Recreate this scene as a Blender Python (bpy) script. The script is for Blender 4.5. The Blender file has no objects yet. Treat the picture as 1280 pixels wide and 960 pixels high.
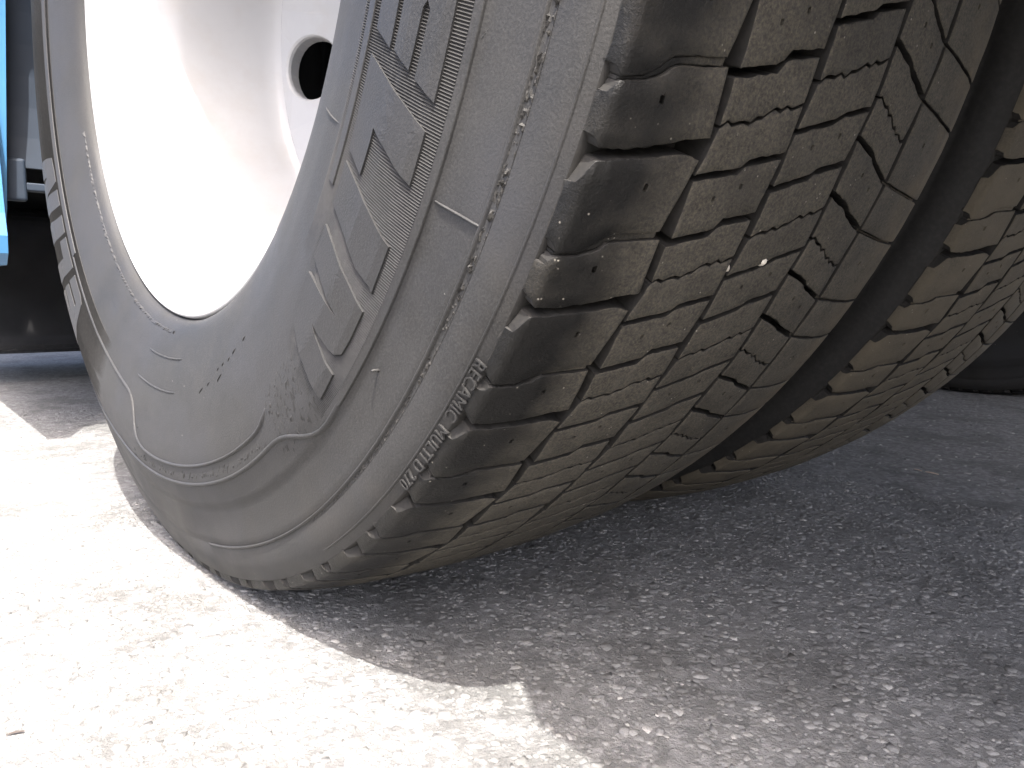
import bpy, bmesh, math, random
import numpy as np
from mathutils import Matrix, Vector

random.seed(7); rng = np.random.default_rng(7)
sc = bpy.context.scene
col = sc.collection

# ------------------------------------------------------------------ camera
cam_d = bpy.data.cameras.new('camera'); cam = bpy.data.objects.new('camera', cam_d); col.objects.link(cam)
CAM = Vector((-0.3355, -0.6331, 0.2311))
yaw, pit, rol = 0.7162, -0.1210, 0.0100
fw = Vector((math.sin(yaw)*math.cos(pit), math.cos(yaw)*math.cos(pit), math.sin(pit)))
rt = Vector((math.cos(yaw), -math.sin(yaw), 0)); up = rt.cross(fw)
r2 = rt*math.cos(rol) + up*math.sin(rol); u2 = -rt*math.sin(rol) + up*math.cos(rol)
M = Matrix((r2, u2, -fw)).transposed().to_4x4(); M.translation = CAM
cam.matrix_world = M
cam_d.sensor_fit = 'HORIZONTAL'; cam_d.sensor_width = 36.0; cam_d.lens = 36.0*932.25/1280
cam_d.clip_start = 0.01; cam_d.clip_end = 3000
sc.camera = cam

# ------------------------------------------------------------------ sky and sun
SUN = Vector((-0.28, -0.47, 1.0)).normalized()
el = math.asin(SUN.z); az = math.atan2(SUN.x, SUN.y)
w = bpy.data.worlds.new('World'); sc.world = w; w.use_nodes = True
nt = w.node_tree; bg = nt.nodes['Background']
sky = nt.nodes.new('ShaderNodeTexSky'); sky.sky_type = 'NISHITA'; sky.sun_disc = False
sky.sun_elevation = el; sky.sun_rotation = az % (2*math.pi); sky.dust_density = 7.0; sky.air_density = 0.6; sky.ozone_density = 0.5
nt.links.new(sky.outputs[0], bg.inputs[0]); bg.inputs[1].default_value = 0.15
sd = bpy.data.lights.new('sun', 'SUN'); sd.energy = 2.45; sd.angle = math.radians(0.53); sd.color = (1, .96, .90)
so = bpy.data.objects.new('sun', sd); col.objects.link(so); so.location = (-3, -5, 10)
so.rotation_euler = SUN.to_track_quat('Z', 'Y').to_euler()

vs = sc.view_settings; vs.view_transform = 'Standard'; vs.look = 'None'; vs.exposure = 2.55; vs.gamma = 1.0
vs.use_curve_mapping = False

# ------------------------------------------------------------------ helpers
def new_mesh(name, verts, faces, mats, smooth=False):
    me = bpy.data.meshes.new(name)
    me.from_pydata([tuple(v) for v in verts], [], [tuple(f) for f in faces])
    for m in (mats if isinstance(mats, (list, tuple)) else [mats]): me.materials.append(m)
    if smooth is True: me.polygons.foreach_set('use_smooth', [True]*len(me.polygons))
    elif smooth is not False: me.polygons.foreach_set('use_smooth', list(smooth))
    me.update(); return me
def add(name, me, parent=None, loc=None, rx=None, label=None):
    o = bpy.data.objects.new(name, me); col.objects.link(o)
    if parent is not None: o.parent = parent
    if loc is not None: o.location = loc
    if rx is not None: o.rotation_euler = (rx, 0, 0)
    if label: o['label'] = label
    return o
def tag(o, label, cat=None, group=None, kind=None):
    if label: o['label'] = label
    if cat: o['category'] = cat
    if group: o['group'] = group
    if kind: o['kind'] = kind
    return o
def bevel_box(name, lo, hi, mat, bev=.006, seg=3):
    bm = bmesh.new(); bmesh.ops.create_cube(bm, size=1)
    for v in bm.verts:
        v.co = Vector([lo[i] + (v.co[i]+.5)*(hi[i]-lo[i]) for i in range(3)])
    bmesh.ops.bevel(bm, geom=bm.edges[:], offset=bev, segments=seg, profile=.5, affect='EDGES')
    me = bpy.data.meshes.new(name); bm.to_mesh(me); bm.free(); me.materials.append(mat)
    return me

# node helpers
def mat_base(name):
    m = bpy.data.materials.new(name); m.use_nodes = True
    n = m.node_tree; b = n.nodes['Principled BSDF']
    return m, n, b
def N(n, t, **k):
    x = n.nodes.new(t)
    for a, v in k.items():
        if a.startswith('_'): x.inputs[a[1:].replace('_', ' ')].default_value = v
        else: setattr(x, a, v)
    return x
def L(n, a, b): n.links.new(a, b)
def ramp(n, fac, stops):
    r = N(n, 'ShaderNodeValToRGB'); e = r.color_ramp.elements
    while len(e) < len(stops): e.new(.5)
    for i, (p, c) in enumerate(stops):
        e[i].position = p; e[i].color = (c, c, c, 1) if isinstance(c, (int, float)) else (*c, 1)
    L(n, fac, r.inputs[0]); return r.outputs[0]
def mixc(n, fac, a, b, mode='MIX'):
    m = N(n, 'ShaderNodeMix', data_type='RGBA', blend_type=mode)
    if isinstance(fac, (int, float)): m.inputs[0].default_value = fac
    else: L(n, fac, m.inputs[0])
    for s, v in ((6, a), (7, b)):
        if isinstance(v, tuple): m.inputs[s].default_value = (*v, 1)
        else: L(n, v, m.inputs[s])
    return m.outputs[2]
def noise(n, vec, scale, detail=4, rough=.6):
    x = N(n, 'ShaderNodeTexNoise'); x.inputs['Scale'].default_value = scale
    x.inputs['Detail'].default_value = detail; x.inputs['Roughness'].default_value = rough
    L(n, vec, x.inputs['Vector']); return x.outputs[0]
def objvec(n, rand=True):
    tc = N(n, 'ShaderNodeTexCoord')
    if not rand: return tc.outputs['Object']
    oi = N(n, 'ShaderNodeObjectInfo'); mu = N(n, 'ShaderNodeMath', operation='MULTIPLY'); mu.inputs[1].default_value = 37.0
    L(n, oi.outputs['Random'], mu.inputs[0])
    ad = N(n, 'ShaderNodeVectorMath', operation='ADD'); L(n, tc.outputs['Object'], ad.inputs[0]); L(n, mu.outputs[0], ad.inputs[1])
    return ad.outputs[0]
def bump(n, b, h, strength, dist):
    x = N(n, 'ShaderNodeBump'); x.inputs['Strength'].default_value = strength; x.inputs['Distance'].default_value = dist
    L(n, h, x.inputs['Height']); L(n, x.outputs[0], b.inputs['Normal'])

# ------------------------------------------------------------------ materials
def make_tread_mat(dusty=False):
    m, n, b = mat_base('dusty_tread_rubber' if dusty else 'tread_rubber')
    v = objvec(n); tc = N(n, 'ShaderNodeTexCoord')
    fine = noise(n, v, 720, 4, .7); med = noise(n, v, 110, 5, .65); big = noise(n, v, 22, 3, .55)
    worn = ramp(n, med, [(.3, (.024, .0230, .0205)), (.5, (.036, .0345, .0305)), (.72, (.053, .0500, .0435))])
    worn = mixc(n, ramp(n, fine, [(.38, .0), (.70, .85)]), worn, (.100, .088, .066))
    dark = ramp(n, med, [(.3, (.0045, .0045, .0043)), (.7, (.009, .0088, .0082))])
    sx = N(n, 'ShaderNodeSeparateXYZ'); L(n, tc.outputs['Object'], sx.inputs[0])
    # lateral wear limit: the outer 3 cm of the shoulder never touches the road and stays black
    mr = N(n, 'ShaderNodeMapRange'); L(n, sx.outputs[0], mr.inputs[0])
    mr.inputs[1].default_value = -.118; mr.inputs[2].default_value = -.092
    ad = N(n, 'ShaderNodeMath', operation='MULTIPLY_ADD'); L(n, big, ad.inputs[0]); ad.inputs[1].default_value = 1.6; ad.inputs[2].default_value = .25 if dusty else -.8
    sm = N(n, 'ShaderNodeMath', operation='ADD', use_clamp=True); L(n, mr.outputs[0], sm.inputs[0]); L(n, ad.outputs[0], sm.inputs[1])
    c = mixc(n, sm.outputs[0], dark, worn)
    mr2 = N(n, 'ShaderNodeMapRange'); L(n, sx.outputs[0], mr2.inputs[0]); mr2.inputs[1].default_value = .085; mr2.inputs[2].default_value = .128
    dm = N(n, 'ShaderNodeMath', operation='MULTIPLY'); L(n, mr2.outputs[0], dm.inputs[0]); L(n, ramp(n, noise(n, v, 45, 5, .65), [(.36, .15), (.62, .95)]), dm.inputs[1])
    c = mixc(n, dm.outputs[0], c, (.105, .088, .062))
    if dusty: c = mixc(n, ramp(n, noise(n, v, 30, 5, .65), [(.3, .35), (.65, .95)]), c, (.098, .085, .063))
    # embedded light grit specks
    vo = N(n, 'ShaderNodeTexVoronoi'); vo.inputs['Scale'].default_value = 260; L(n, v, vo.inputs['Vector'])
    spk = ramp(n, vo.outputs['Distance'], [(.08, 1.0), (.14, 0.0)])
    rare = ramp(n, noise(n, v, 120, 2), [(.57, 0.0), (.64, 1.0)])
    mm = N(n, 'ShaderNodeMath', operation='MULTIPLY'); L(n, spk, mm.inputs[0]); L(n, rare, mm.inputs[1])
    c = mixc(n, mm.outputs[0], c, (.22, .205, .175))
    L(n, c, b.inputs['Base Color'])
    b.inputs['Roughness'].default_value = .78
    b.inputs['Specular IOR Level'].default_value = .22
    rr = mixc(n, sm.outputs[0], (.42, .42, .42), (.85, .85, .85)); L(n, rr, b.inputs['Roughness'])
    h = N(n, 'ShaderNodeMath', operation='ADD'); L(n, fine, h.inputs[0]); L(n, med, h.inputs[1])
    bump(n, b, h.outputs[0], .6, .0008)
    return m
def make_rubber(name, c0, c1, rough, sc1=14, sc2=200, bs=.25, rand=False, stain=None):
    m, n, b = mat_base(name); v = objvec(n, rand)
    a = noise(n, v, sc1, 5, .6); f = noise(n, v, sc2, 4, .6)
    c = ramp(n, a, [(.3, c0), (.7, c1)])
    c = mixc(n, ramp(n, f, [(.42, 0.0), (.72, .55)]), c, tuple(min(1, x*1.7) for x in c1))
    if stain:
        s = noise(n, v, 7, 3, .7); c = mixc(n, ramp(n, s, [(.45, 0.0), (.62, .7)]), c, stain)
    if stain:
        tc = N(n, 'ShaderNodeTexCoord'); mp = N(n, 'ShaderNodeVectorMath', operation='MULTIPLY'); mp.inputs[1].default_value = (0, 1, 1)
        L(n, tc.outputs['Object'], mp.inputs[0]); ln = N(n, 'ShaderNodeVectorMath', operation='LENGTH'); L(n, mp.outputs[0], ln.inputs[0])
        mr = N(n, 'ShaderNodeMapRange'); L(n, ln.outputs['Value'], mr.inputs[0]); mr.inputs[1].default_value = .43; mr.inputs[2].default_value = .49
        mu = N(n, 'ShaderNodeMath', operation='MULTIPLY'); L(n, mr.outputs[0], mu.inputs[0]); L(n, ramp(n, noise(n, v, 9, 5, .65), [(.42, 0.0), (.68, .5)]), mu.inputs[1])
        c = mixc(n, mu.outputs[0], c, (.046, .041, .034))
    vo = N(n, 'ShaderNodeTexVoronoi'); vo.inputs['Scale'].default_value = 150; L(n, v, vo.inputs['Vector'])
    spk = ramp(n, vo.outputs['Distance'], [(.045, 1.0), (.085, 0.0)])
    rare = ramp(n, noise(n, v, 60, 2), [(.66, 0.0), (.70, 1.0)])
    mm = N(n, 'ShaderNodeMath', operation='MULTIPLY'); L(n, spk, mm.inputs[0]); L(n, rare, mm.inputs[1])
    c = mixc(n, mm.outputs[0], c, (.38, .37, .34))
    L(n, c, b.inputs['Base Color']); b.inputs['Roughness'].default_value = rough
    L(n, ramp(n, a, [(.3, rough-.08), (.7, rough+.1)]), b.inputs['Roughness'])
    b.inputs['Specular IOR Level'].default_value = .35
    bump(n, b, f, bs, .0005); return m
M_TREAD = make_tread_mat(); M_TREAD_DUSTY = make_tread_mat(True)
M_SIDE = make_rubber('sidewall_rubber', (.0135, .0135, .0135), (.0265, .0262, .0256), .58, 16, 850, .4, stain=(.027, .0275, .030))
M_RIB = make_rubber('ribbed_rubber', (.010, .010, .010), (.019, .0187, .0183), .62, 16, 300, .2)
M_SEAM = make_rubber('seam_rubber', (.004, .004, .004), (.030, .0285, .026), .65, 450, 900, .5)
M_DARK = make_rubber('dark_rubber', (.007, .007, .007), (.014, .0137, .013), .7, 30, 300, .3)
M_FLOOR = make_rubber('groove_rubber', (.008, .0078, .0074), (.016, .0148, .013), .75, 60, 300, .3)

def make_asphalt(name, island=False):
    m, n, b = mat_base(name)
    ge = N(n, 'ShaderNodeNewGeometry'); v = ge.outputs['Position']
    big = noise(n, v, 3.2, 4, .6); med = noise(n, v, 60, 4, .65); fine = noise(n, v, 420, 4, .7)
    base = ramp(n, med, [(.3, (.095, .096, .095)), (.52, (.165, .165, .16)), (.75, (.235, .233, .222))])
    base = mixc(n, ramp(n, big, [(.35, .0), (.7, .45)]), base, (.19, .19, .184))
    if island:
        base = ramp(n, ge.outputs['Random Per Island'], [(0, (.085, .086, .085)), (.3, (.145, .146, .143)), (.7, (.19, .19, .184)), (.93, (.27, .268, .255)), (1, (.48, .47, .44))])
        base = mixc(n, ramp(n, med, [(.4, .0), (.7, .55)]), base, (.20, .199, .195))
        base = mixc(n, .3, base, ramp(n, fine, [(.3, .10), (.75, .32)]))
    else:
        vo = N(n, 'ShaderNodeTexVoronoi'); vo.inputs['Scale'].default_value = 190; L(n, v, vo.inputs['Vector'])
        vc = N(n, 'ShaderNodeSeparateColor'); L(n, vo.outputs['Color'], vc.inputs[0])
        base = mixc(n, .45, base, ramp(n, vc.outputs[0], [(0, .11), (.6, .20), (1, .34)]))
    st = ramp(n, noise(n, v, 7.5, 5, .7), [(.40, .55), (.50, 0.0)])
    base = mixc(n, st, base, (.085, .084, .080))
    L(n, base, b.inputs['Base Color']); b.inputs['Roughness'].default_value = .88
    h = N(n, 'ShaderNodeMath', operation='ADD'); L(n, fine, h.inputs[0]); L(n, med, h.inputs[1])
    bump(n, b, h.outputs[0], 1.0, .0028 if not island else .0010); return m
M_ROAD = make_asphalt('asphalt'); M_STONE = make_asphalt('asphalt_aggregate', True)

def make_paint(name, c, rough, metal=0, var=.12, coat=0.0, stain=None):
    m, n, b = mat_base(name); v = objvec(n, False)
    a = noise(n, v, 9, 5, .6); f = noise(n, v, 160, 3, .6)
    cc = ramp(n, a, [(.3, tuple(x*(1-var) for x in c)), (.7, c)])
    if stain: cc = mixc(n, ramp(n, noise(n, v, 14, 5, .7), [(.5, 0.0), (.72, .5)]), cc, stain)
    L(n, cc, b.inputs['Base Color']); b.inputs['Metallic'].default_value = metal
    L(n, ramp(n, a, [(.3, max(.02, rough-.06)), (.7, rough+.08)]), b.inputs['Roughness'])
    b.inputs['Coat Weight'].default_value = coat
    bump(n, b, f, .08, .0004); return m
M_RIM = make_paint('white_wheel_paint', (.33, .332, .336), .38, 0, .10, 0, stain=(.28, .265, .24))
M_BLUE = make_paint('blue_paint', (.05, .17, .33), .3, 0, .1, .5)
M_LINER = make_paint('grey_liner', (.016, .028, .048), .6, 0, .3)
M_UNDER = make_paint('chassis_black', (.035, .034, .033), .7, 0, .4)
M_GLOSS = make_paint('glossy_black', (.03, .031, .034), .13, 0, .3, .6)
M_PEB = make_paint('pebble_stone', (.62, .58, .50), .8, 0, .25)

# ------------------------------------------------------------------ ground
R0 = .502                                     # axle height
bm = bmesh.new()
for X, Y in ((-700, -700), (700, -700), (700, 700), (-700, 700)): bm.verts.new((X, Y, -.0003))
bm.faces.new(bm.verts[:]); me = bpy.data.meshes.new('road'); bm.to_mesh(me); bm.free(); me.materials.append(M_ROAD)
road = add('road', me); road['kind'] = 'structure'; road['label'] = 'weathered grey asphalt road with coarse pale aggregate'

def scatter_stones(n, cx, cy, sx, sy, smin, smax, seed):
    g = np.random.default_rng(seed)
    t = (1+5**.5)/2
    ico = np.array([(-1,t,0),(1,t,0),(-1,-t,0),(1,-t,0),(0,-1,t),(0,1,t),(0,-1,-t),(0,1,-t),(t,0,-1),(t,0,1),(-t,0,-1),(-t,0,1)])/math.hypot(1,t)
    fc = np.array([(0,11,5),(0,5,1),(0,1,7),(0,7,10),(0,10,11),(1,5,9),(5,11,4),(11,10,2),(10,7,6),(7,1,8),(3,9,4),(3,4,2),(3,2,6),(3,6,8),(3,8,9),(4,9,5),(2,4,11),(6,2,10),(8,6,7),(9,8,1)])
    px = cx + sx*g.uniform(-1, 1, n); py = cy + sy*g.uniform(-1, 1, n)
    s = smin + (smax-smin)*g.random(n)**2.2
    ax = s*g.uniform(.75, 1.35, n); ay = s*g.uniform(.7, 1.1, n); az_ = s*g.uniform(.35, .6, n)
    top = np.where(g.random(n) < .75, g.uniform(-.0012, .0004, n), g.uniform(.0002, .0009, n))*np.clip(s/.004, .5, 1.2)
    rot = g.uniform(0, 2*math.pi, n)
    V = ico[None]*(1+g.uniform(-.22, .22, (n, 12, 1)))
    V = V*np.stack([ax, ay, az_], -1)[:, None, :]
    c, sn = np.cos(rot)[:, None], np.sin(rot)[:, None]
    X = V[..., 0]*c - V[..., 1]*sn + px[:, None]; Y = V[..., 0]*sn + V[..., 1]*c + py[:, None]
    tl = g.normal(0, .12, (n, 2))
    Z = V[..., 2] + V[..., 0]*tl[:, :1] + V[..., 1]*tl[:, 1:]
    Z = Z - Z.max(1, keepdims=True) + top[:, None]
    # flattened, worn-off tops
    Z = np.minimum(Z, (top*.86)[:, None])
    P = np.stack([X, Y, Z], -1).reshape(-1, 3)
    F = (fc[None] + 12*np.arange(n)[:, None, None]).reshape(-1, 3)
    keep = np.ones(n, bool)
    me = bpy.data.meshes.new('aggregate')
    me.vertices.add(len(P)); me.vertices.foreach_set('co', P.astype(np.float32).ravel())
    me.loops.add(F.size); me.loops.foreach_set('vertex_index', F.astype(np.int32).ravel())
    me.polygons.add(len(F)); me.polygons.foreach_set('loop_start', np.arange(0, F.size, 3, dtype=np.int32))
    me.update(calc_edges=True); me.validate(); me.materials.append(M_STONE); return me
agg = add('aggregate_stones', scatter_stones(75000, .05, -.2, .55, .45, .0013, .0056, 3), road)
agg['kind'] = 'stuff'
agg2 = add('aggregate_stones', scatter_stones(30000, .55, .0, 1.2, 1.0, .0028, .0085, 4), road)
agg2['kind'] = 'stuff'

# ------------------------------------------------------------------ tyre geometry
SP = np.array([(.286,-.120),(.2940,-.128),(.2962,-.1365),(.3005,-.1405),(.305,-.1428),(.310,-.1448),(.318,-.1475),(.34,-.1535),(.37,-.158),(.40,-.159),(.42,-.1565),(.433,-.1525),(.4366,-.1515),(.4376,-.1503),(.452,-.1475),(.4652,-.1459),(.4658,-.1455),(.4692,-.1450),(.4698,-.1452),(.480,-.143),(.4868,-.1412),(.4875,-.1404),(.4925,-.1388)])
TOP = np.array([(-.1390,.4925),(-.1379,.4965),(-.1369,.4986),(-.1352,.4999),(-.129,.5017),(-.115,.505),(-.09,.5085),(-.04,.512),(0,.5125),(.04,.512),(.09,.5085),(.115,.505),(.129,.5017),(.1352,.4999),(.1369,.4986),(.1379,.4965),(.1390,.4925)])
def bulge(th, r):
    t = min(max((th+28)/40, 0), 1); t = t*t*(3-2*t)
    t2 = min(max((95-th)/30, 0), 1)
    k = math.exp(-((r-.425)/.05)**2)
    return .0078*t*(.75+.25*t2)*k
SPS = np.array([p for p in SP if not (.4655 < p[0] < .4695)])
def side_x(th, r, h=0): return float(np.interp(r, SPS[:,0], SPS[:,1])) - h - bulge(th, r)
def P(th, r, x):
    a = math.radians(th); return (x, r*math.sin(a), -r*math.cos(a))
def PS(th, r, h=0): return P(th, r, side_x(th, r, h))
def rtop(x): return float(np.interp(x, TOP[:,0], TOP[:,1]))
def clampz(v, lo=.0006):
    z = v[2] + R0
    return (v[0], v[1], max(z, lo)-R0)

# carcass lathe
def carcass():
    inner = [(.2930,-.1215)]
    left = [tuple(p) for p in SP[1:]]
    # densify sidewall
    dl = []
    for (a, b) in zip(left[:-1], left[1:]):
        k = 3 if b[0]-a[0] > .012 else 1
        for i in range(k): dl.append((a[0]+(b[0]-a[0])*i/k, a[1]+(b[1]-a[1])*i/k))
    dl.append(left[-1])
    floor = [(.4935,-.1365),(.4925,-.131),(.4915,-.120),(.4915,-.105),(.4925,-.09),(.4955,-.04),(.496,0),(.4955,.04),(.4925,.09),(.4915,.105),(.4915,.120),(.4925,.131),(.4935,.1365)]
    right = [(r, -x) for r, x in dl[::-1]]
    prof = [(.2925,-.105)] + inner + dl + floor + right + [(.2930,.1215),(.2925,.105)]
    nl = len(dl)+2
    SEG = 480; V = []; F = []; MI = []
    npf = len(prof)
    for s in range(SEG):
        th = 360*s/SEG - 180
        for (r, x) in prof:
            if x < -.13 and r < .4935: v = P(th, r, x-bulge(th, r))
            elif x > .13 and r < .4935: v = P(th, r, x+bulge(th, r))
            else: v = P(th, r, x)
            V.append(clampz(v))
    for s in range(SEG):
        a = s*npf; b = ((s+1) % SEG)*npf
        for i in range(npf-1):
            F.append((a+i, a+i+1, b+i+1, b+i)); MI.append(1 if nl <= i+1 < nl+len(floor) else 0)
    me = new_mesh('tyre_carcass', V, F, [M_SIDE, M_FLOOR], True)
    me.polygons.foreach_set('material_index', MI); me.update(); return me

# tread blocks: (x mm, angle deg) outlines repeated 48 times round the tyre
def line(pts, off=0): 
    xs = [p[0]/1000 for p in pts]; ts = [p[1]+off for p in pts]
    return lambda x: float(np.interp(x, xs, ts))
def zig(pts, n=6, amp=.13):
    f = line(pts); x0, x1 = pts[0][0], pts[-1][0]; out = []
    k = 2*n+1
    for i in range(k+1):
        x = x0+(x1-x0)*i/k; out.append((x, f(x/1000)+(amp if i % 2 else -amp)*(0 if i in (0, k) else 1)))
    return out
def shift(f, h): return lambda x: f(x)+h
BIG_UP = line([(-139.5,-64.35),(-137.3,-64.25),(-135.6,-63.90),(-126.5,-64.05),(-103,-64.91),(-99,-65.08),(-88,-65.36)])
BIG_LO = line([(-139.5,-62.15),(-137.6,-62.3),(-135.6,-63.35),(-126.5,-63.66),(-101.5,-64.37),(-96,-64.50),(-88,-64.30)])
SM_UP = line([(-139.5,-67.1),(-137.5,-67.0),(-136.2,-66.66),(-127,-66.94),(-122,-67.49),(-119,-67.84),(-115.6,-68.01),(-88,-68.62)])
SM_LO = line([(-139.5,-65.9),(-137.7,-66.0),(-136.2,-66.52),(-127,-66.78),(-119.5,-67.17),(-117,-67.6),(-88,-68.24)])
A2 = line([(-90,-67.95),(-64.5,-68.75),(-61.5,-69.33),(-39,-69.98)])
S2 = line(zig([(-90,-65.85),(-66,-66.5),(-60,-67.1),(-39,-67.68)]))
B2 = line([(-90,-63.55),(-64.4,-64.3),(-60.8,-64.75),(-39,-65.45)])
T3 = line([(-40,-71.25),(-14,-72.25),(-11,-72.58),(13,-73.40)])
S3 = line(zig([(-40,-68.8),(-15,-69.65),(-10,-70.05),(13,-70.85)]))
U3 = line([(-40,-66.5),(-14,-67.44),(-8.4,-67.84),(13,-68.58)])
T4 = line([(11,-71.75),(33,-71.08),(36,-70.8),(63,-69.85)])
S4 = line(zig([(11,-69.4),(36,-68.45),(40,-68.1),(63,-67.4)]))
U4 = line([(11,-67.15),(34,-66.5),(37,-66.2),(63,-65.2)])
N5 = line([(60,-69.9),(100,-69.3),(140,-68.9)])
Q5 = line([(60,-65.3),(100,-64.8),(140,-64.4)])
def sh(f, o): return lambda x: f(x)+o

def block_mesh(name, lo, hi, xl, xr, seed, depth=.0165, holes=(), edge_round=.00035, drop=0.0, extra=(), jit=.00018, knots=(), left_flare=False):
    """lo/hi: angle limits as functions of x; xl/xr: (x at lo, x at hi) for the two ends."""
    g = np.random.default_rng(seed)
    wdt = abs(xr[0]-xl[0]); e = .0006/wdt
    ss = [0, e] + list(np.linspace(0, 1, 15)[1:-1]) + [1-e, 1]
    if left_flare: ss = [0, .012, .024, .036, .05, .072, .095, .12, .145, .17, .22, .26, .30, .36, .42, .46, .5, .56, .63, .70, .77, .84, .91, .955, 1-e, 1]
    mid = (lo((xl[0]+xr[0])/2)+hi((xl[0]+xr[0])/2))/2
    span = abs(hi((xl[0]+xr[0])/2)-lo((xl[0]+xr[0])/2))*math.radians(1)*.51
    et = .0006/span
    ts = [0, et, .25, .5, .75, 1-et, 1]
    ns, ntt = len(ss), len(ts); V = []; F = []; SM = []; idx = {}
    for i, s in enumerate(ss):
        for j, t in enumerate(ts):
            x = (xl[0]+(xl[1]-xl[0])*t)*(1-s) + (xr[0]+(xr[1]-xr[0])*t)*s
            th = lo(x)*(1-t) + hi(x)*t
            r = rtop(x) - drop
            onb = i in (0, ns-1) or j in (0, ntt-1)
            if onb: r -= edge_round; th += g.normal(0, jit)/.51*57.3; x += g.normal(0, jit)
            else: r += g.normal(0, .00008)
            idx[i, j] = len(V); V.append(P(th, r, x))
    hs = {}
    for (hu, hv, hr) in holes:
        i = min(range(ns-1), key=lambda k: abs((ss[k]+ss[k+1])/2-hu)); j = min(range(1, ntt-2), key=lambda k: abs((ts[k]+ts[k+1])/2-hv))
        hs[i, j] = hr
    for i in range(ns-1):
        for j in range(ntt-1):
            q = (idx[i, j], idx[i, j+1], idx[i+1, j+1], idx[i+1, j])
            if (i, j) in hs:
                c4 = [Vector(V[k]) for k in q]; c = sum(c4, Vector())/4
                nrm = Vector((0, c.y, c.z)).normalized(); ux = Vector((1, 0, 0)); uy = nrm.cross(ux)
                # ring in the same winding as the quad corners
                ang = [math.atan2((p-c).dot(uy), (p-c).dot(ux)) for p in c4]
                sgn = 1 if ((ang[1]-ang[0]+math.pi) % (2*math.pi)-math.pi) > 0 else -1
                rr = hs[i, j]; ring = []; low = []
                for k in range(4):
                    for d in (-1, 1):
                        a = ang[k] + sgn*d*math.pi/8
                        p = c + ux*math.cos(a)*rr*1.35 + uy*math.sin(a)*rr*1.35
                        ring.append(len(V)); V.append(tuple(p))
                for k in range(8):
                    low.append(len(V)); V.append(tuple(Vector(V[ring[k]]) - nrm*.006))
                for k in range(4):
                    F.append((q[k], ring[2*k+1], ring[2*k])); SM.append(False)
                    F.append((q[k], q[(k+1) % 4], ring[(2*k+2) % 8], ring[2*k+1])); SM.append(False)
                for k in range(8):
                    F.append((ring[k], ring[(k+1) % 8], low[(k+1) % 8], low[k])); SM.append(False)
                F.append(tuple(low)); SM.append(False)
            else:
                F.append(q); SM.append(True)
    loop = [(i, 0) for i in range(ns)] + [(ns-1, j) for j in range(1, ntt)] + [(i, ntt-1) for i in range(ns-2, -1, -1)] + [(0, j) for j in range(ntt-2, 0, -1)]
    base = {}
    for k in loop:
        v = V[idx[k]]; rr = math.hypot(v[1], v[2]); f = (rr-depth)/rr
        if left_flare and k[0] <= 4: f = max((.4905)/rr if k[0] < 2 else 0, f)
        base[k] = len(V); V.append((v[0], v[1]*f, v[2]*f))
    nl = len(loop)
    for a in range(nl):
        k, l = loop[a], loop[(a+1) % nl]
        F.append((idx[l], idx[k], base[k], base[l])); SM.append(False)
    me = new_mesh(name, V, F, [M_TREAD, M_FLOOR], SM)
    me.polygons.foreach_set('material_index', [0]*(len(F)-nl) + [1]*nl)
    bm = bmesh.new(); bm.from_mesh(me); bmesh.ops.recalc_face_normals(bm, faces=bm.faces[:]); bm.to_mesh(me); bm.free()
    return me
G1L, G1R, G2L, G2R, G3L, G3R, G4L, G4R, XE = -.0915, -.0872, -.0415, -.0378, .0105, .0138, .0608, .0640, .1386
HB = .195; HT = .075
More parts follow.
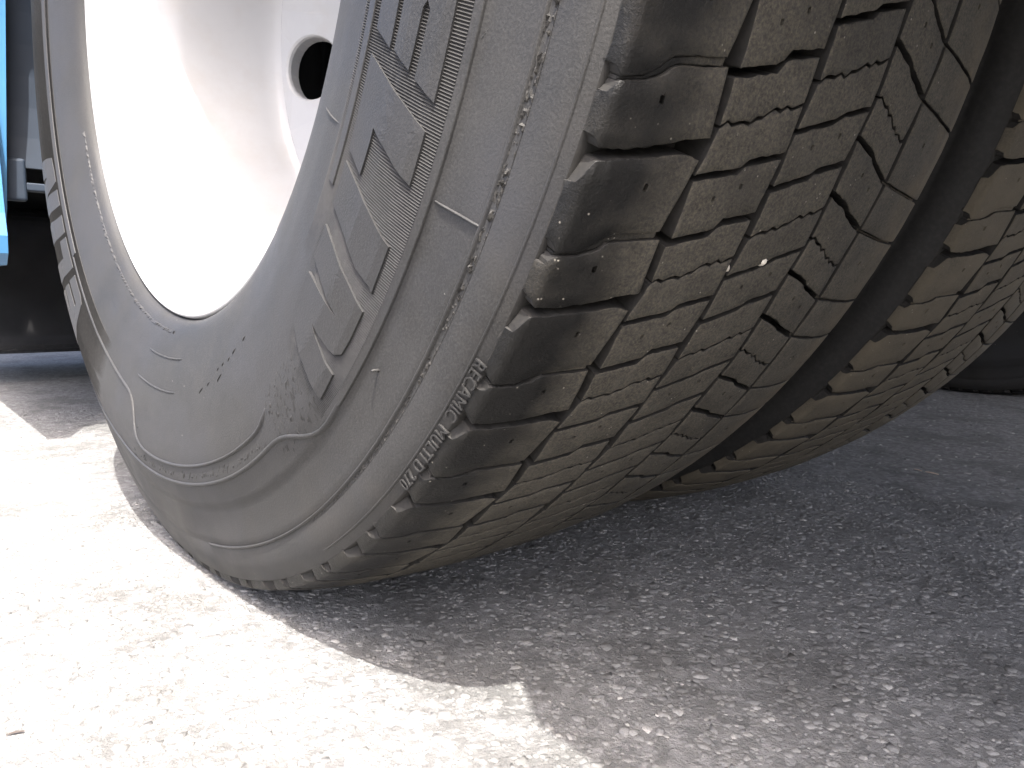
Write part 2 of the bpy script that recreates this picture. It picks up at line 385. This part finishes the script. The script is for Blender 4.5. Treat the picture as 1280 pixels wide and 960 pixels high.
def specs(seed):
    q = np.random.default_rng(seed); j = lambda: q.normal(0, .0004)
    S = []
    ed = -.1388
    S.append(('tread_block', block_mesh('tread_block', SM_LO, BIG_UP, (ed, ed), (-.0927+j(), -.0896+j()), seed, holes=[(.45, .45, .0012)] if seed % 3 else [(.62, .4, .0012)], left_flare=True)))
    S.append(('tread_block', block_mesh('tread_block', sh(BIG_LO, -7.5), SM_UP, (ed, ed), (-.0900+j(), -.0942+j()), seed+1, holes=[(.6, .5, .0012)], left_flare=True)))
    S.append(('groove_bridge', block_mesh('groove_bridge', SM_UP, SM_LO, (-.1362, -.1362), (-.094, -.094), seed+2, depth=.006, drop=.0014)))
    S.append(('tread_block', block_mesh('tread_block', shift(A2, HB), shift(S2, -HT), (G1R, G1R+.002+j()), (G2L-.001, G2L+j()), seed+3, holes=[])))
    S.append(('tread_block', block_mesh('tread_block', shift(S2, HT), shift(B2, -HB*.8), (G1R+.0017, G1R-.001+j()), (G2L, G2L+.001+j()), seed+4, holes=[])))
    S.append(('tread_block', block_mesh('tread_block', shift(B2, HB*.8), shift(sh(A2, 7.5), -HB), (G1R-.001, G1R+.001+j()), (G2L+.0005, G2L-.001+j()), seed+5, holes=[(.35, .5, .001), (.62, .5, .001)])))
    S.append(('tread_block', block_mesh('tread_block', shift(T3, HB), shift(S3, -HT), (G2R, G2R+.001+j()), (G3L-.001, G3L+j()), seed+6)))
    S.append(('tread_block', block_mesh('tread_block', shift(S3, HT), shift(U3, -HB*.7), (G2R+.001, G2R-.001+j()), (G3L, G3L+.001+j()), seed+7)))
    S.append(('tread_block', block_mesh('tread_block', shift(U3, HB*.7), shift(sh(T3, 7.5), -HB*.8), (G2R-.001, G2R+j()), (G3L+.001, G3L-.001+j()), seed+8, holes=[(.32, .5, .001), (.68, .5, .001)])))
    S.append(('tread_block', block_mesh('tread_block', shift(T4, HB), shift(S4, -HT), (G3R, G3R+.001+j()), (G4L+.0, G4L-.001+j()), seed+9)))
    S.append(('tread_block', block_mesh('tread_block', shift(S4, HT), shift(U4, -HB*.8), (G3R+.001, G3R-.0005+j()), (G4L-.001, G4L+j()), seed+10)))
    S.append(('tread_block', block_mesh('tread_block', shift(U4, HB*.8), shift(sh(T4, 7.5), -HB), (G3R-.0005, G3R+j()), (G4L, G4L+j()), seed+11, holes=[(.4, .5, .001), (.7, .5, .001)])))
    S.append(('tread_block', block_mesh('tread_block', shift(N5, .1), shift(Q5, -.1), (G4R, G4R+.001+j()), (XE, XE), seed+12, holes=[(.3, .5, .001)])))
    S.append(('tread_block', block_mesh('tread_block', shift(Q5, .1), shift(sh(N5, 7.5), -.1), (G4R+.001, G4R+j()), (XE, XE), seed+13)))
    S.append(('groove_bridge', block_mesh('groove_bridge', shift(N5, -.1), shift(N5, .1), (G4R, G4R), (XE-.004, XE-.004), seed+14, depth=.006, drop=.0022)))
    S.append(('groove_bridge', block_mesh('groove_bridge', shift(Q5, -.1), shift(Q5, .1), (G4R, G4R), (XE-.004, XE-.004), seed+15, depth=.006, drop=.0022)))
    return S
VAR = [specs(s) for s in (100, 210, 320, 431)]

def join_meshes(name, items, mats, clamp=True):
    V = []; F = []; SM = []; MI = []
    for me, a in items:
        n = len(me.vertices); co = np.empty(n*3); me.vertices.foreach_get('co', co); co = co.reshape(-1, 3)
        c, s = math.cos(a), math.sin(a)
        y = co[:, 1]*c - co[:, 2]*s; z = co[:, 1]*s + co[:, 2]*c
        if clamp: z = np.maximum(z+R0, .0004)-R0
        o = len(V); V += list(zip(co[:, 0], y, z))
        for p in me.polygons: F.append(tuple(o+k for k in p.vertices)); SM.append(p.use_smooth); MI.append(p.material_index)
    r = new_mesh(name, V, F, mats, SM); r.polygons.foreach_set('material_index', MI); return r

CARC = carcass()
def build_tyre(parent, xloc, phase, near, label, lo=-128, hi=14, dusty=False):
    def skin(o):
        if dusty: o.material_slots[0].link = 'OBJECT'; o.material_slots[0].material = M_TREAD_DUSTY
    t = add('tyre', CARC, parent, (xloc, 0, R0)); t['label'] = label
    rest = []
    for k in range(48):
        a = math.radians(7.5*k + phase); thc = (-67 + 7.5*k + phase + 180) % 360 - 180
        var = VAR[(k*7+3) % len(VAR)] if near else VAR[0]
        for nm, me in var:
            if near and nm == 'tread_block' and lo < thc < hi:
                if abs(thc) < 21:
                    skin(add(nm, join_meshes(nm, [(me, a)], [M_TREAD, M_FLOOR]), t))
                else: skin(add(nm, me, t, rx=a))
            else: rest.append((me, a))
    r = add('tread_blocks', join_meshes('tread_blocks', rest, [M_TREAD, M_FLOOR]), t); r['kind'] = 'stuff'; skin(r)
    return t

# ------------------------------------------------------------------ the truck
truck = bpy.data.objects.new('truck', None); col.objects.link(truck)
tag(truck, 'blue truck with twin rear tyres, seen close beside its rear wheel', 'truck')
tyre = build_tyre(truck, 0, 0, True, 'outer rear tyre with raised sidewall lettering and worn block tread')
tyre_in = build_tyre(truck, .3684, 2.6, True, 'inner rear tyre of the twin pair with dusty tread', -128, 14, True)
tyre_in.material_slots[0].link = 'OBJECT'; tyre_in.material_slots[0].material = M_DARK  # sidewall colour darkened to deepen the shade between the twin tyres
for xo in (1.835, 2.203): build_tyre(truck, xo, 1.0, False, 'dark tyre on the far side of the truck')

# --- sidewall relief on the outer tyre
def sector(name, t0, t1, rs, step, hfun, mat, parent, smooth=False):
    nt_ = int(round((t1-t0)/step)); V = []; F = []
    for i in range(nt_+1):
        th = t0+(t1-t0)*i/nt_
        for j, r in enumerate(rs): V.append(clampz(PS(th, r, hfun(i, j, th, r))))
    m = len(rs)
    for i in range(nt_):
        for j in range(m-1): F.append((i*m+j, i*m+j+1, (i+1)*m+j+1, (i+1)*m+j))
    return add(name, new_mesh(name, V, F, mat, smooth), parent)
RS = [.3569, .357, .364, .371, .378, .386, .394, .402, .410, .418, .426, .4319, .432]
def ribh(i, j, th, r):
    if j in (0, len(RS)-1): return -.0006
    k = (min(1, max(0, (-37.5-th)/6)) if r > .38 else min(1, max(0, (-45-th)/9))) if th < 0 else min(1, max(0, (th-24)/8))
    return -.0001 + k*(.00085 if i % 2 else .0002)
for (a, b) in ((-150, -37.0), (23, 120)):
    sector('ribbed_band', a, b, RS, .09, ribh, M_RIB, tyre)
def flat_ring(name, t0, t1, r0, r1, h, mat=M_SIDE, step=.6, parent=None):
    rs = [r0-.0004, r0, r0+.0003, (r0+r1)/2, r1-.0003, r1, r1+.0004]
    return sector(name, t0, t1, rs, step, lambda i, j, th, r: (-.0006 if j in (0, 6) else h-.0003 if j in (1, 5) else h), mat, parent or tyre)
for (a, b) in ((-150, -53.5), (50, 120)): flat_ring('raised_ring', a, b, .3625, .3690, .0013)
for (a, b) in ((-150, -39), (26, 120)): flat_ring('raised_ring', a, b, .4322, .4366, .0010)

def raised_poly(name, poly, h, mat, parent, rot=0, cuts=5):
    bm = bmesh.new(); vs_ = [bm.verts.new((th, r*100, 0)) for th, r in poly]
    f = bm.faces.new(vs_); f.normal_update()
    if f.normal.z < 0: f.normal_flip()
    bmesh.ops.triangulate(bm, faces=bm.faces[:])
    bmesh.ops.subdivide_edges(bm, edges=bm.edges[:], cuts=cuts, use_grid_fill=True)
    bmesh.ops.triangulate(bm, faces=bm.faces[:])
    be = [e for e in bm.edges if e.is_boundary]
    ret = bmesh.ops.extrude_edge_only(bm, edges=be)
    low = set(v for v in ret['geom'] if isinstance(v, bmesh.types.BMVert))
    for v in bm.verts:
        th, r = v.co.x+rot, v.co.y/100
        v.co = PS(th, r, -.0008 if v in low else h)
    bmesh.ops.recalc_face_normals(bm, faces=bm.faces[:])
    me = bpy.data.meshes.new(name); bm.to_mesh(me); bm.free(); me.materials.append(mat)
    return add(name, me, parent)
LET = [
 [(-65.04,.3753),(-69.6,.3751),(-71.2,.3790),(-73.0,.4244),(-62.64,.4253),(-63.33,.4117),(-67.02,.4120),(-67.45,.4095),(-67.0,.4075),(-63.60,.4069),(-64.31,.3939),(-69.3,.3937),(-69.3,.3895),(-64.27,.3898)],
 [(-63.45,.3749),(-61.02,.4248),(-57.85,.4250),(-58.20,.4141),(-58.93,.4018),(-59.40,.3918),(-58.43,.3920),(-56.10,.3913),(-56.91,.3753)],
 [(-55.99,.3755),(-55.09,.3978),(-54.21,.4140),(-53.78,.4248),(-50.98,.4249),(-50.25,.4252),(-50.58,.4224),(-50.69,.4105),(-51.59,.3966),(-52.52,.3749)],
 [(-50.61,.3747),(-49.44,.4056),(-48.70,.4248),(-46.13,.4248),(-44.60,.4242),(-44.01,.4205),(-43.78,.4158),(-43.65,.4053),(-43.68,.3972),(-43.25,.4028),(-42.73,.4160),(-42.58,.4252),(-39.75,.4262),(-39.94,.4125),(-40.58,.3916),(-41.33,.3780),(-43.81,.3752),(-46.02,.3752),(-46.23,.3951),(-46.38,.4106),(-46.93,.3893),(-47.52,.3750)],
]
for p in LET:
    raised_poly('sidewall_letter', p, .0015, M_SIDE, tyre)
    raised_poly('sidewall_letter', p, .0011, M_SIDE, tyre, rot=112)

def ridge(name, pts, wdt, h, mat, parent, sub=1.0, cap=True):
    """low rounded ridge along a path of (angle, radius) on the sidewall"""
    Q = [pts[0]]
    for a, b in zip(pts[:-1], pts[1:]):
        k = max(1, int(max(abs(a[0]-b[0])/sub, abs(a[1]-b[1])/.004)))
        for i in range(1, k+1): Q.append((a[0]+(b[0]-a[0])*i/k, a[1]+(b[1]-a[1])*i/k))
    # smooth
    for _ in range(3):
        Q = [Q[0]] + [((Q[i-1][0]+2*Q[i][0]+Q[i+1][0])/4, (Q[i-1][1]+2*Q[i][1]+Q[i+1][1])/4) for i in range(1, len(Q)-1)] + [Q[-1]]
    V = []; F = []
    for i, (th, r) in enumerate(Q):
        a = Q[max(i-1, 0)]; b = Q[min(i+1, len(Q)-1)]
        tx, ty = math.radians(b[0]-a[0])*r, b[1]-a[1]; l = math.hypot(tx, ty) or 1
        nx, ny = -ty/l, tx/l
        hh = h*(0 if (cap and i in (0, len(Q)-1)) else 1)
        for u, hv in ((-1, -.0005), (-.6, hh*.75), (0, hh), (.6, hh*.75), (1, -.0005)):
            V.append(PS(th+math.degrees(nx*u*wdt/2/r), r+ny*u*wdt/2, hv))
    for i in range(len(Q)-1):
        for j in range(4): F.append((i*5+j, i*5+j+1, i*5+j+6, i*5+j+5))
    return add(name, new_mesh(name, V, F, mat, True), parent)
ridge('sidewall_rib', [(-42,.4348),(-39.5,.4361),(-37.4,.437),(-36,.4345),(-33.2,.4216),(-31.8,.4180),(-29.8,.4185),(-20,.4200),(0,.4205),(15,.421),(22,.426),(28,.4345),(34,.4365)], .0036, .0013, M_SIDE, tyre)
ridge('sidewall_rib', [(-31.4,.3985),(-30.9,.4030),(-29.3,.4054),(-22,.406),(0,.4065),(5,.406),(7,.404),(9,.395),(11,.376),(13,.370),(20,.369),(60,.369),(110,.369)], .0030, .0014, M_SIDE, tyre)
ridge('sidewall_rib', [(10,.326),(-5,.3255)], .0018, .0009, M_SIDE, tyre)
ridge('sidewall_rib', [(12,.352),(-4.2,.3515)], .0018, .0009, M_SIDE, tyre)
ridge('mould_line', [(-57.82,.4372),(-58.25,.4662)], .0012, .0013, M_SIDE, tyre)
ridge('mould_line', [(-56.98,.3272),(-57.35,.3530)], .0010, .0008, M_SIDE, tyre)
ridge('mould_line', [(-66.4,.4375),(-66.9,.4395)], .0010, .0006, M_SIDE, tyre)
for (t0, r0, t1, r1) in ((-13.6,.3545,-14.9,.3515),(-13.2,.348,-13.6,.346),(-14.8,.3455,-15.3,.344),(-16.3,.352,-17.2,.350),(-17.9,.3515,-18.3,.347),(-19.8,.3535,-21.3,.3505),(-19.7,.346,-20.4,.3445),(-21.4,.3455,-22.1,.344),(-23.4,.346,-24.2,.3445),(-25.0,.3445,-26.1,.343),(-28.4,.344,-29.3,.343),(8.4,.3905,7.6,.392),(8.8,.412,8.2,.4135),(8.7,.4165,7.8,.417)):
    ridge('stamped_mark', [(t0, r0), (t1, r1)], .0016, .0006, M_DARK, tyre, sub=.3)

# rough mould texture patch and the sunken ring between the two ribs
g = np.random.default_rng(5)
def rough_sector(name, t0, t1, r0, r1, dt, dr, amp, mat):
    nr = int((r1-r0)/dr); rs = [r0+(r1-r0)*i/nr for i in range(nr+1)]
    def hf(i, j, th, r):
        u = min(1, (th-t0)/2.5, (t1-th)/2.5, (r-r0)/.006, (r1-r)/.006)
        return -.0003 + max(0, u)*g.normal(amp*.5, amp)
    return sector(name, t0, t1, rs, dt, hf, mat, tyre)
rough_sector('rough_patch', -40.5, -29.5, .385, .434, .22, .0021, .00028, M_RIB)
rough_sector('rough_ring', -31, 8, .4075, .419, .22, .0016, .0004, M_RIB)
# tread-rubber seam: crumbly line round the sidewall
def seamh(i, j, th, r):
    if th > -30: return -.0004
    k = 1.0 if th < -54 else .7 if th < -46 else .4
    if j in (0, 6): return .0001
    return -.0002 + k*float(g.choice([g.normal(-.0003, .0003), g.normal(.0004, .0005), -.0010]))
sector('seam', -150, -24, [.4656,.4662,.4669,.4676,.4683,.4690,.4696], .21, seamh, M_SEAM, tyre)
ridge('seam_lip', [(-150,.4645),(-100,.4645),(-60,.4648),(-40,.4665),(-20,.4675),(-8,.468)], .0022, .0011, M_SIDE, tyre)
ridge('shoulder_line', [(-150,.4868),(-30,.4868)], .0014, .0006, M_SIDE, tyre)
# bead flash
def flashh(i, j, th, r): return -.0004 if j in (0, 3) else max(0, float(g.normal(.0004, .0005)))
sector('bead_flash', 2, 70, [.3035, .3045, .306, .307], .5, flashh, M_SIDE, tyre)
# vent spew pip
c0 = Vector(PS(-46.07, .4447, -.001)); d = Vector((-1, 0, 0))
def tube(name, pts, rad, mat, parent, n=10, caps=True):
    V = []; F = []
    for i, p in enumerate(pts):
        p = Vector(p); a = Vector(pts[max(i-1, 0)]); b = Vector(pts[min(i+1, len(pts)-1)]); t = (b-a).normalized()
        u = t.orthogonal().normalized() if i == 0 else (u - t*u.dot(t)).normalized(); v = t.cross(u)
        rr = rad[i] if isinstance(rad, (list, tuple)) else rad
        for k in range(n):
            an = 2*math.pi*k/n; V.append(p + (u*math.cos(an)+v*math.sin(an))*rr)
    for i in range(len(pts)-1):
        for k in range(n): F.append((i*n+k, i*n+(k+1) % n, (i+1)*n+(k+1) % n, (i+1)*n+k))
    if caps: F.append(tuple(range(n))[::-1]); F.append(tuple((len(pts)-1)*n+k for k in range(n)))
    return add(name, new_mesh(name, V, F, mat, True), parent)
tube('vent_spew', [c0, c0+d*.002, c0+d*.0042, c0+d*.0050], [.0010, .0008, .0008, .0004], M_SIDE, tyre, 8)

# shoulder lettering
cu = bpy.data.curves.new('txt', 'FONT'); cu.body = 'RECAMIC  MULTI D 270'; cu.size = 1; cu.extrude = .06; cu.space_character = 1.08
to = bpy.data.objects.new('txt', cu); col.objects.link(to)
bpy.context.view_layer.update()
me = bpy.data.meshes.new_from_object(to.evaluated_get(bpy.context.evaluated_depsgraph_get())); bpy.data.objects.remove(to)
co = np.empty(len(me.vertices)*3); me.vertices.foreach_get('co', co); co = co.reshape(-1, 3)
x0, x1 = co[:, 0].min(), co[:, 0].max(); y0, y1 = co[:, 1].min(), co[:, 1].max(); z0, z1 = co[:, 2].min(), co[:, 2].max()
nc = np.empty_like(co)
for i, (x, y, z) in enumerate(co):
    th = -52.35 + (x-x0)/(x1-x0)*10.55; r = .4880 + (y-y0)/(y1-y0)*.0060
    h = .0010 if z > (z0+z1)/2 else -.0004
    xx = float(np.interp(r, [.4875, .4925, .495, .4972], [-.1406, -.1390, -.1381, -.1367]))
    nc[i] = P(th, r, xx-h)
me.vertices.foreach_set('co', nc.ravel()); me.update(); me.materials.append(M_SIDE)
add('shoulder_lettering', me, tyre, label='raised lettering RECAMIC MULTI D 270')

# ------------------------------------------------------------------ rims
RIMP = [(-.112,.2950),(-.122,.2950),(-.1300,.2945),(-.1335,.2932),(-.1345,.2915),(-.1335,.2900),(-.128,.2882),(-.118,.2855),(-.100,.2820),(-.090,.2760),(-.078,.2600),(-.068,.2510),(-.055,.2460),(-.048,.2445),(-.030,.2420),(.00,.2370),(.030,.2290),(.042,.2250),(.047,.2220),(.050,.2190),(.102,.1350),(.108,.1280),(.110,.1200),(.110,.0)]
def make_rim():
    SEG = 200; V = []; F = []; n = len(RIMP)
    holes = [math.radians(82 + 36*k) for k in range(10)]
    hr, hx = .186, .026
    for s in range(SEG):
        a = 2*math.pi*s/SEG
        for (x, r) in RIMP: V.append((x, r*math.sin(a), -r*math.cos(a)))
    for s in range(SEG):
        for i in range(n-1):
            F.append((s*n+i, s*n+i+1, ((s+1) % SEG)*n+i+1, ((s+1) % SEG)*n+i))
    me = new_mesh('wheel_rim', V, F, M_RIM, True)
    return me, holes, hr, hx
# disc face with real hand holes: built as an annulus r .160-.209 cut by 10 round holes
def disc_with_holes():
    bm = bmesh.new(); K = 10; n = 32
    r_in, r_out, hc = .135, .219, .1845
    fx = lambda r: .050 + (.219-r)/.084*.052
    for k in range(K):
        c = math.radians(84+36*k); rows = []
        for (ku, kv, dx, dr) in ((None, None, 0, 0), (.0305, .0365, 0, 0), (.0290, .0350, .0015, 0), (.0280, .0340, .004, .001), (.0275, .0335, .016, .008)):
            row = []
            for i in range(n):
                a = 2*math.pi*i/n; u, v = math.cos(a), math.sin(a)
                if ku is None:
                    m = max(abs(u), abs(v)); su, sv = u/m, v/m
                    rr = r_in + (su*.5+.5)*(r_out-r_in) if su < 0 else (hc + su*(r_out-hc))
                    if su < 0: rr = hc + su*(hc-r_in)
                    tt = c + sv*math.radians(18)
                else: rr = hc + ku*u; tt = c + kv*v/hc
                row.append(bm.verts.new((fx(rr)+dx, (rr+dr)*math.sin(tt), -(rr+dr)*math.cos(tt))))
            rows.append(row)
        for p, q in zip(rows[:-1], rows[1:]):
            for i in range(n): bm.faces.new((p[i], p[(i+1) % n], q[(i+1) % n], q[i]))
    bmesh.ops.remove_doubles(bm, verts=bm.verts[:], dist=.0004)
    bmesh.ops.recalc_face_normals(bm, faces=bm.faces[:])
    me = bpy.data.meshes.new('wheel_disc'); bm.to_mesh(me); bm.free(); me.materials.append(M_RIM); return me
full = RIMP
RIMP = full[:20]; rim_a = make_rim()[0]
RIMP = full[20:]; rim_b = make_rim()[0]
DISC = disc_with_holes()
hub_v = [(.112,.095),(.095,.094),(.09,.088),(.086,.052),(.040,.048),(.034,.042),(.033,.0)]
RIMP = hub_v; hub_me = make_rim()[0]; hub_me.materials.clear(); hub_me.materials.append(M_BLUE)
def make_wheel(xloc, flip, label):
    o = add('wheel_rim', rim_a, truck, (xloc, 0, R0), label=label)
    if flip: o.rotation_euler = (0, 0, math.pi)
    add('wheel_disc', DISC, o); add('wheel_centre', rim_b, o)
    return o
wo = make_wheel(0, False, 'bright white wheel dish with round hand holes')
make_wheel(.3684, True, 'inner wheel dish')
make_wheel(1.835, False, 'far side wheel dish'); make_wheel(2.203, True, 'far side wheel dish')
hub = add('hub', hub_me, wo)
for k in range(10):
    a = math.radians(36*k+28); p = Vector((.108, .112*math.sin(a), -.112*math.cos(a)))
    tube('wheel_nut', [p, p+Vector((-.020, 0, 0)), p+Vector((-.023, 0, 0))], [.016, .016, .012], M_UNDER, wo, 6)

# ------------------------------------------------------------------ body, wheel arch and underside
def side_panel():
    # outline in (y,z): wheel arch cut of radius .60 round the axle, rear sill .46 m, front sill .27 m
    out = [(-1.7,.46),(-.585,.46),(-.5755,.468)]
    a0 = math.atan2(.60-R0, -.5755); 
    for i in range(41):
        t = i/40; a = math.pi - .17 - t*(math.pi - .17 + .22)
        rr = .585 + .005*t
        out.append((rr*math.cos(a), R0+.02+rr*math.sin(a)))
    out += [(.566,.33),(.556,.30),(.560,.277),(.580,.262),(2.6,.262),(2.6,1.35),(-1.7,1.35)]
    bm = bmesh.new()
    A = [bm.verts.new((-.205, y, z)) for y, z in out]; B = [bm.verts.new((-.183, y, z)) for y, z in out]
    bm.faces.new(A); bm.faces.new(B[::-1])
    for i in range(len(out)): bm.faces.new((A[i], B[i], B[(i+1) % len(out)], A[(i+1) % len(out)]))
    bm.normal_update(); bmesh.ops.triangulate(bm, faces=[f for f in bm.faces if len(f.verts) > 4])
    bmesh.ops.recalc_face_normals(bm, faces=bm.faces[:])
    me = bpy.data.meshes.new('body_side'); bm.to_mesh(me); bm.free(); me.materials.append(M_BLUE); return me
add('body_side', side_panel(), truck, label='blue painted body side around the wheel arch')
o = add('body_side', side_panel(), truck, (2.203, 0, 0)); o.rotation_euler = (0, 0, 0); o.location = (2.203+.395, 0, 0)
add('body_floor', bevel_box('body_floor', (-.1825, -1.7, 1.14), (2.39, 2.6, 1.20), M_UNDER, .01), truck)
def arch_liner(x0, x1):
    V = []; F = []; n = 48
    for i in range(n+1):
        a = (math.pi-.17) + ((-.19)-(math.pi-.17))*i/n; rr = .600 + .045*i/n
        for (x, k) in ((x0, 0), (x1, 0), (x1, .004), (x0, .004)):
            V.append((x, (rr+k)*math.cos(a), R0+.02+(rr+k)*math.sin(a)))
    for i in range(n):
        for k in range(4): F.append((i*4+k, i*4+(k+1) % 4, i*4+4+(k+1) % 4, i*4+4+k))
    F += [(0, 1, 2, 3), (n*4+3, n*4+2, n*4+1, n*4)]
    return new_mesh('wheel_well_liner', V, F, M_LINER)
add('wheel_well_liner', arch_liner(-.1825, .62), truck); add('wheel_well_liner', arch_liner(1.58, 2.388), truck)  # only the front end is in view; upper arc added to darken the tyre gap
lip = [(-.203,.25),(-.1925,.255),(-.182,.285),(-.1765,.335),(-.1725,.41),(-.1615,.616),(-.157,.75),(-.157,1.0),(-.203,1.0)]
bm = bmesh.new(); A = [bm.verts.new((x, .5965, z)) for x, z in lip]; B = [bm.verts.new((x, .6025, z)) for x, z in lip]
bm.faces.new(A); bm.faces.new(B[::-1])
for i in range(len(lip)): bm.faces.new((A[i], B[i], B[(i+1) % len(lip)], A[(i+1) % len(lip)]))
bmesh.ops.recalc_face_normals(bm, faces=bm.faces[:]); me = bpy.data.meshes.new('arch_lip'); bm.to_mesh(me); bm.free(); me.materials.append(M_BLUE)
add('arch_lip', me, truck)
add('liner_bracket', bevel_box('liner_bracket', (-.1825, .616, .352), (-.148, .632, .41), M_LINER, .004), truck)
add('liner_flange', bevel_box('liner_flange', (-.1820, .618, .367), (-.110, .640, .378), M_LINER, .002), truck)
add('shade_flap', bevel_box('shade_flap', (-.145, -1.002, .24), (.50, -.990, 1.13), M_UNDER, .003), truck)  # unseen flap, added to keep rear sky light off the tread and tyre gap
add('axle', tube('axle', [(.12,0,R0),(.6,0,R0),(.9,0,R0),(1.02,0,R0),(1.12,0,R0),(1.25,0,R0),(1.5,0,R0),(2.1,0,R0)], [.07,.07,.08,.17,.19,.12,.07,.07], M_UNDER, None, 20).data, truck)
bpy.data.objects.remove([o for o in bpy.data.objects if o.name.startswith('axle') and o.parent is None][0])
for xx in (.66, 1.50): add('chassis_rail', bevel_box('chassis_rail', (xx, -1.6, .72), (xx+.08, 2.5, .98), M_UNDER, .008), truck)
tank = bevel_box('fuel_tank', (-.17, 1.50, .072), (.62, 2.12, .425), M_GLOSS, .045, 6)
add('fuel_tank', tank, truck, label='glossy black tank hung low ahead of the rear wheel')
for yy in (1.62, 1.98): add('tank_strap', bevel_box('tank_strap', (-.174, yy, .069), (.63, yy+.04, .9), M_UNDER, .003), truck)

# ------------------------------------------------------------------ pebbles caught in the tread
def on_tread(x, th, r): return Vector((x, r*math.sin(math.radians(th)), R0 - r*math.cos(math.radians(th))))
def pebble(loc, s, seed, label):
    q = np.random.default_rng(seed); bm = bmesh.new(); bmesh.ops.create_icosphere(bm, subdivisions=2, radius=1)
    for v in bm.verts:
        k = 1+.16*math.sin(3.1*v.co.x+seed)+.12*math.sin(4.3*v.co.y+2*seed)+float(q.normal(0, .03))
        v.co = Vector((v.co.x*s[0]*k, v.co.y*s[1]*k, v.co.z*s[2]*k))
    me = bpy.data.meshes.new('pebble'); bm.to_mesh(me); bm.free(); me.materials.append(M_PEB)
    me.polygons.foreach_set('use_smooth', [True]*len(me.polygons))
    o = add('pebble', me, loc=loc); o.rotation_euler = (q.uniform(0, 3), q.uniform(0, 3), q.uniform(0, 3))
    return tag(o, label, 'pebble', 'pebbles stuck in the tyre tread')
pebble(on_tread(-.0398, -59.6, .5085), (.0030, .0022, .0042), 1, 'small pale pebble wedged in the tread groove beside a zigzag slit')
pebble(on_tread(-.0150, -59.95, .5090), (.0026, .0048, .0022), 2, 'elongated pale pebble wedged crosswise between two tread blocks')
pebble(on_tread(.058, -49.6, .505), (.0026, .0040, .0024), 3, 'pale pebble wedged low in the inner tread groove, near the road')

# ------------------------------------------------------------------ scraps lying on the road
def twig(p0, p1, w_, mat, label):
    p0, p1 = Vector(p0), Vector(p1); n = 6; V = []; F = []; d = (p1-p0).normalized(); sd_ = Vector((-d.y, d.x, 0))
    for i in range(n+1):
        t = i/n; c = p0.lerp(p1, t) + sd_*(.0008*math.sin(3.5*t)); ww = w_*(.35+.65*math.sin(math.pi*(.12+.76*t))); h = ww*.55
        for (a, b) in ((-1, .1), (-.6, .9), (.4, 1.0), (1, .2)): V.append(tuple(c + sd_*(a*ww) + Vector((0, 0, b*h))))
    for i in range(n):
        for k in range(3): F.append((i*4+k, i*4+k+1, i*4+k+5, i*4+k+4))
        F.append((i*4+3, i*4, i*4+4, i*4+7))
    F += [(3, 2, 1, 0), (n*4, n*4+1, n*4+2, n*4+3)]
    o = add('twig', new_mesh('twig', V, F, mat)); return tag(o, label, 'twig')
M_STRAW = make_paint('dry_straw', (.62, .50, .40), .8, 0, .3); M_TWIG = make_paint('brown_twig', (.05, .04, .035), .8, 0, .3)
twig((.7235, -.2465, .0006), (.7195, -.2575, .0006), .0016, M_STRAW, 'short pale scrap of straw on the shaded road')
twig((.7190, -.2620, .0006), (.7165, -.2790, .0006), .0019, M_STRAW, 'longer pale scrap of straw on the shaded road beyond the inner tyre')
twig((-.2945, -.1890, .0008), (-.2868, -.1903, .0008), .0010, M_TWIG, 'small dark bit of twig on the sunlit road')
